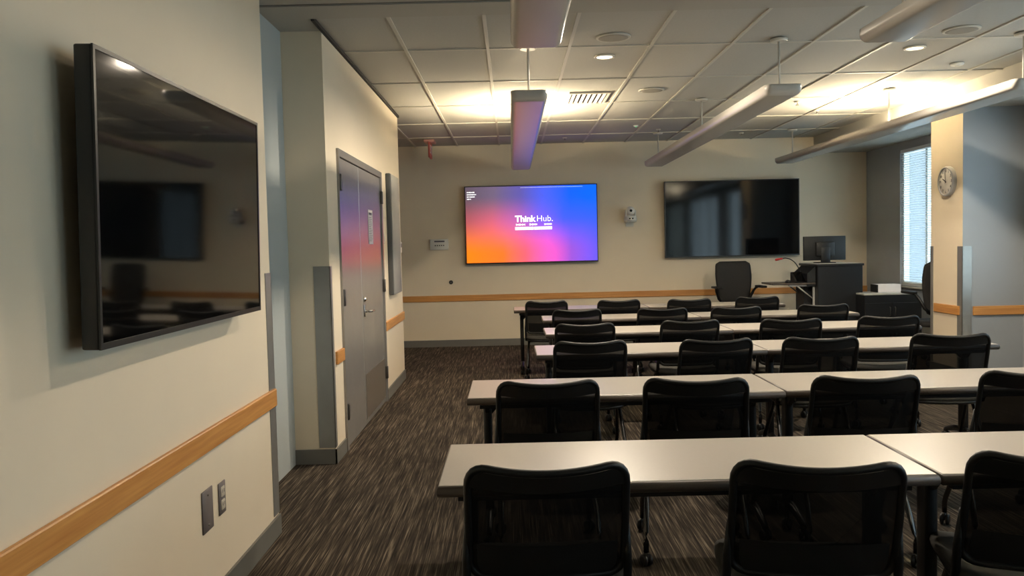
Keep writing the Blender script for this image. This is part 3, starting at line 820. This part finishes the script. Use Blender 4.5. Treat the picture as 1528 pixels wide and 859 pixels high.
# ------------------------------------------------------------------ swivel chair
def make_swivel(label, loc, rz, nm='swivel_chair'):
    t = thing(nm, loc, label, 'office chair', rz)
    # sitter faces +y ; back shell
    def prof(z):
        u = (z-.56)/(1.17-.56); w = .20+.06*math.sin(min(1, u*1.35)*PI/2)-.012*max(0, u-.7)/.3
        for zz, r in ((1.17, .06), (.56, .06)):
            dz = r-abs(z-zz)
            if dz > 0: w -= r-math.sqrt(max(0, r*r-dz*dz))
        return w
    mb = MB(); ns, nz = 14, 20
    for off, flip in ((0, 0), (.035, 1)):
        V = []; F = []
        for i in range(nz+1):
            z = .56+.61*i/nz
            for j in range(ns+1):
                s = -1+2*j/ns; x = s*prof(z); u = i/nz
                edge = max(abs(s), abs(2*u-1))
                V.append((x, -.23-.05*u-.02*math.sin(u*PI)*-1-.045*(1-s*s)+off*(1-edge**6), z))
        for i in range(nz):
            for j in range(ns): a = i*(ns+1)+j; F.append((a, a+1, a+ns+2, a+ns+1))
        mb.add(V, F, 0, True)
    mb.build('backrest', M['mesh_grey'], t)
    def plan(sc, n=32):
        o = []
        for i in range(n):
            a = 2*PI*i/n; c_, s_ = math.cos(a), math.sin(a); e = 2/4.
            o.append((.25*sc*math.copysign(abs(c_)**e, c_), .02+.25*sc*math.copysign(abs(s_)**e, s_)))
        return o
    mb = MB(); n = 32; V = []; lv = [(.85, .43), (.98, .44), (1, .465), (.96, .492), (.7, .50)]
    for sc, z in lv:
        for x, y in plan(sc): V.append((x, y, z))
    F = [[i*n+k, i*n+(k+1) % n, (i+1)*n+(k+1) % n, (i+1)*n+k] for i in range(len(lv)-1) for k in range(n)]
    F.append(list(range(n))[::-1]); F.append([(len(lv)-1)*n+k for k in range(n)])
    mb.add(V, F, 0, True).build('seat', M['mesh_grey'], t)
    MB().tube([(0, -.1, .42), (0, -.24, .43), (0, -.28, .52), (0, -.285, .66)], [.03, .032, .03, .024], 10, sx=1.6).build('back_support', M['black_plastic'], t)
    for sx in (-1, 1):
        am = MB().tube([(sx*.17, -.24, .60), (sx*.22, -.225, .65), (sx*.265, -.19, .76), (sx*.285, -.15, .80), (sx*.30, -.1, .815)], [.018, .02, .018, .016, .014], 10).build('arm', M['black_plastic'], t)
        MB().rbox(sx*.31-.042, sx*.31+.042, -.16, .10, .805, .835, r=.012, seg=3).build('arm_pad', M['charcoal'], am)
    MB().lathe([(.03, .12), (.03, .3), (.022, .3), (.022, .43)], 16).build('gas_column', M['black_plastic'], t)
    for k in range(5):
        a = 2*PI*k/5+.3; c_, s_ = math.cos(a), math.sin(a)
        lg = MB().tube([(.02*c_, .02*s_, .12), (.15*c_, .15*s_, .105), (.30*c_, .30*s_, .075)], [.026, .02, .015], 10).build('base_arm', M['black_plastic'], t)
        mb = MB(); caster(mb, .295*c_, .295*s_, .03, a); mb.build('caster', M['black_plastic'], lg)
    return t
make_swivel('black swivel armchair facing away below the dark television', (3.115, 11.25, 0), math.radians(184), 'swivel_chair')
make_swivel('black swivel armchair half hidden behind the clock pier', (4.835, 9.38, 0), math.radians(-3), 'swivel_chair')

# ------------------------------------------------------------------ lectern
LX, LY = 4.09, 10.25
lc = thing('lectern', (LX, LY, 0), 'black lectern cabinet with side shelf next to the window wall', 'lectern')
mb = MB(); mb.rbox(-.275, .285, 0, .62, .05, 1.11, r=.004, seg=1, smooth=False)
body = mb.build('cabinet', M['lectern'], lc)
MB().box(-.255, .265, .03, .59, 0, .05).build('plinth', M['black_plastic'], lc)
mb = MB(); mb.rbox(-.29, .30, -.012, .64, 1.11, 1.138, r=.004, seg=1, smooth=False); mb.build('top_board', M['lectern'], lc)
MB().box(-.285, .295, .04, .63, 1.138, 1.142).build('desk_mat', M['light_top'], lc)
# sloped wing on the door side
mb = MB(); mb.prism([(1.115, -.28), (1.02, -.385), (.86, -.385), (.86, -.28)], 1, .06, .56); mb.build('sloped_wing', M['lectern'], lc)
# flip-up shelf with bracket
mb = MB(); mb.rbox(-.83, -.285, .05, .50, .885, .907, r=.005, seg=1, smooth=False); mb.build('side_shelf', M['edge_band'], lc)
for y in (.10, .44):
    mb = MB()
    mb.box(-.60, -.281, y-.012, y+.012, .862, .885); mb.box(-.305, -.281, y-.012, y+.012, .62, .862)
    mb.tube([(-.50, y, .868), (-.30, y, .70)], .009, 8)
    mb.build('shelf_bracket', M['alu'], lc)
mb = MB(); mb.rbox(-.38, -.281, .2, .5, .05, .86, r=.004, seg=1, smooth=False); mb.build('side_pedestal', M['lectern'], lc)
# touch panel on the shelf
tp = thing('touch_panel', (3.70, 10.47, .907), 'dark slanted touch panel on the lectern side shelf', 'touch panel')
mb = MB(); mb.prism([(-.12, 0), (.10, 0), (.10, .12), (.085, .13)], 0, -.12, .10); mb.build('housing', M['black_plastic'], tp)
MB().box(-.10, .08, -.105, .105, 0, .003, mtx=T((0, -.014, .069)) @ Matrix.Rotation(math.radians(32.4), 4, 'X')).build('screen', M['screen_matte'], tp)
ms = thing('computer_mouse', (3.50, 10.42, .907), 'black computer mouse on the lectern side shelf', 'mouse')
MB().lathe([(.034, 0), (.036, .012), (.028, .028), (.012, .036), (0, .037)], 20, mtx=Matrix.Diagonal((1, 1.6, 1, 1))).build('shell', M['black_plastic'], ms)
MB().tube([(0, .01, .033), (0, .03, .031)], .006, 8).build('scroll_wheel', M['charcoal'], ms)
mi = thing('gooseneck_microphone', (3.735, 10.62, .907), 'gooseneck microphone with red tip bending over the side shelf', 'microphone')
MB().lathe([(.035, 0), (.035, .02), (.015, .03), (.012, .05)], 18).build('base', M['black_plastic'], mi)
pts = []
for i in range(17):
    u = i/16; a = u*1.75
    pts.append((-.02*u-.30*(1-math.cos(a))*.62, 0, .04+.24*math.sin(min(a, 1.75))*1.12))
MB().tube(pts, .0065, 8).build('neck', M['charcoal'], mi)
e0 = Vector(pts[-1]); dv = (e0-Vector(pts[-2])).normalized()
hd = MB().tube([e0, e0+dv*.03], .012, 12).build('light_ring', M['red2'], mi)
MB().tube([e0+dv*.03, e0+dv*.05, e0+dv*.085, e0+dv*.095], [.013, .015, .015, .008], 12).build('capsule', M['red2'], mi)
# monitor
mo = thing('computer_monitor', (4.04, 10.62, 1.142), 'computer monitor seen from behind on top of the lectern', 'monitor')
MB().rbox(-.27, .27, -.012, .03, .035, .345, r=.006).build('housing', M['charcoal'], mo)
MB().rbox(-.12, .12, -.04, -.01, .09, .27, r=.01).build('rear_bulge', M['black_plastic'], mo)
MB().box(-.255, .255, .030, .0315, .05, .332).build('screen', M['screen_matte'], mo)
st = MB().rbox(-.06, .06, -.045, -.02, .0, .2, r=.006).build('stand', M['black_plastic'], mo)
MB().rbox(-.11, .11, -.1, .1, 0, .012, r=.004).build('foot', M['black_plastic'], st)

# credenza, box
cr = thing('credenza', (4.625, 10.22, 0), 'low black credenza with pale top between lectern and pier', 'cabinet')
pts = [(-.335, .05), (.36, .05), (.36, .66)]
for i in range(7):
    a = PI/2*i/6; pts.append((.36-.09+.09*math.cos(a), .66+.09*math.sin(a)))
pts += [(-.335, .75)]
mb = MB(); mb.prism([(z, x) for x, z in pts], 1, -.22, .22); mb.build('body', M['lectern'], cr)
MB().box(-.30, .32, -.2, .2, 0, .05).build('plinth', M['black_plastic'], cr)
MB().rbox(-.335, .28, -.2, .225, .75, .772, r=.004, seg=1, smooth=False).build('top', M['light_top'], cr)
for x0_, x1_ in ((-.325, -.002), (.002, .35)):
    d_ = MB().rbox(x0_, x1_, -.232, -.218, .07, .655, r=.003, seg=1, smooth=False).build('door', M['lectern'], cr)
    xh = x1_-.03 if x0_ < -.1 else x0_+.03
    MB().tube([(xh, -.232, .50), (xh, -.25, .505), (xh, -.25, .60), (xh, -.232, .605)], .005, 8).build('handle', M['hinge'], d_)
bx = thing('white_box', (4.67, 10.27, .772), 'white box with dark end lying on the black credenza', 'box')
MB().rbox(-.135, .15, -.09, .09, 0, .098, r=.004, seg=1, smooth=False).build('carton', M['paper'], bx)
MB().box(-.152, -.1345, -.088, .088, .002, .096).build('dark_end', M['charcoal'], bx)

# ------------------------------------------------------------------ light
wd = bpy.data.worlds.new('World'); S.world = wd; wd.use_nodes = True
bg = wd.node_tree.nodes['Background']
bg.inputs['Color'].default_value = (.70, .88, 1.0, 1); bg.inputs['Strength'].default_value = 1.1
for i, (x, (a, b)) in enumerate(((XR, W1), (XRF, W2), (XRF, W3), (XRF, W4))):
    l = bpy.data.lights.new('window_portal', 'AREA'); l.shape = 'RECTANGLE'; l.size = WZ[1]-WZ[0]; l.size_y = b-a
    l.cycles.is_portal = True
    o = bpy.data.objects.new('window_portal', l); COL.objects.link(o)
    o.location = (x+.13, (a+b)/2, sum(WZ)/2); o.rotation_euler = (0, PI/2, 0)   # looks towards -x

# ------------------------------------------------------------------ camera
cam = bpy.data.cameras.new('camera'); cam.sensor_width = 36; cam.lens = 1227.1/1528*36; cam.clip_start = .05
co = bpy.data.objects.new('camera', cam); COL.objects.link(co)
Rv = Vector((.999714293, -.000889827, -.0238859848)); Uv = Vector((.02390042, .05055137, .99843544)); Fv = Vector((-.000319034, .998721066, -.0505581971))
co.matrix_world = Mx(Rv, Uv, -Fv, loc=(0, 0, 1.4521))
S.camera = co
S.view_settings.view_transform = 'Standard'; S.view_settings.look = 'None'
S.view_settings.exposure = 2.1; S.view_settings.gamma = 1; S.view_settings.use_curve_mapping = False
S.cycles.use_denoising = True
S.cycles.max_bounces = 10; S.cycles.diffuse_bounces = 6; S.cycles.glossy_bounces = 4; S.cycles.transparent_max_bounces = 16
S.cycles.sample_clamp_indirect = 8; S.cycles.caustics_reflective = False; S.cycles.caustics_refractive = False
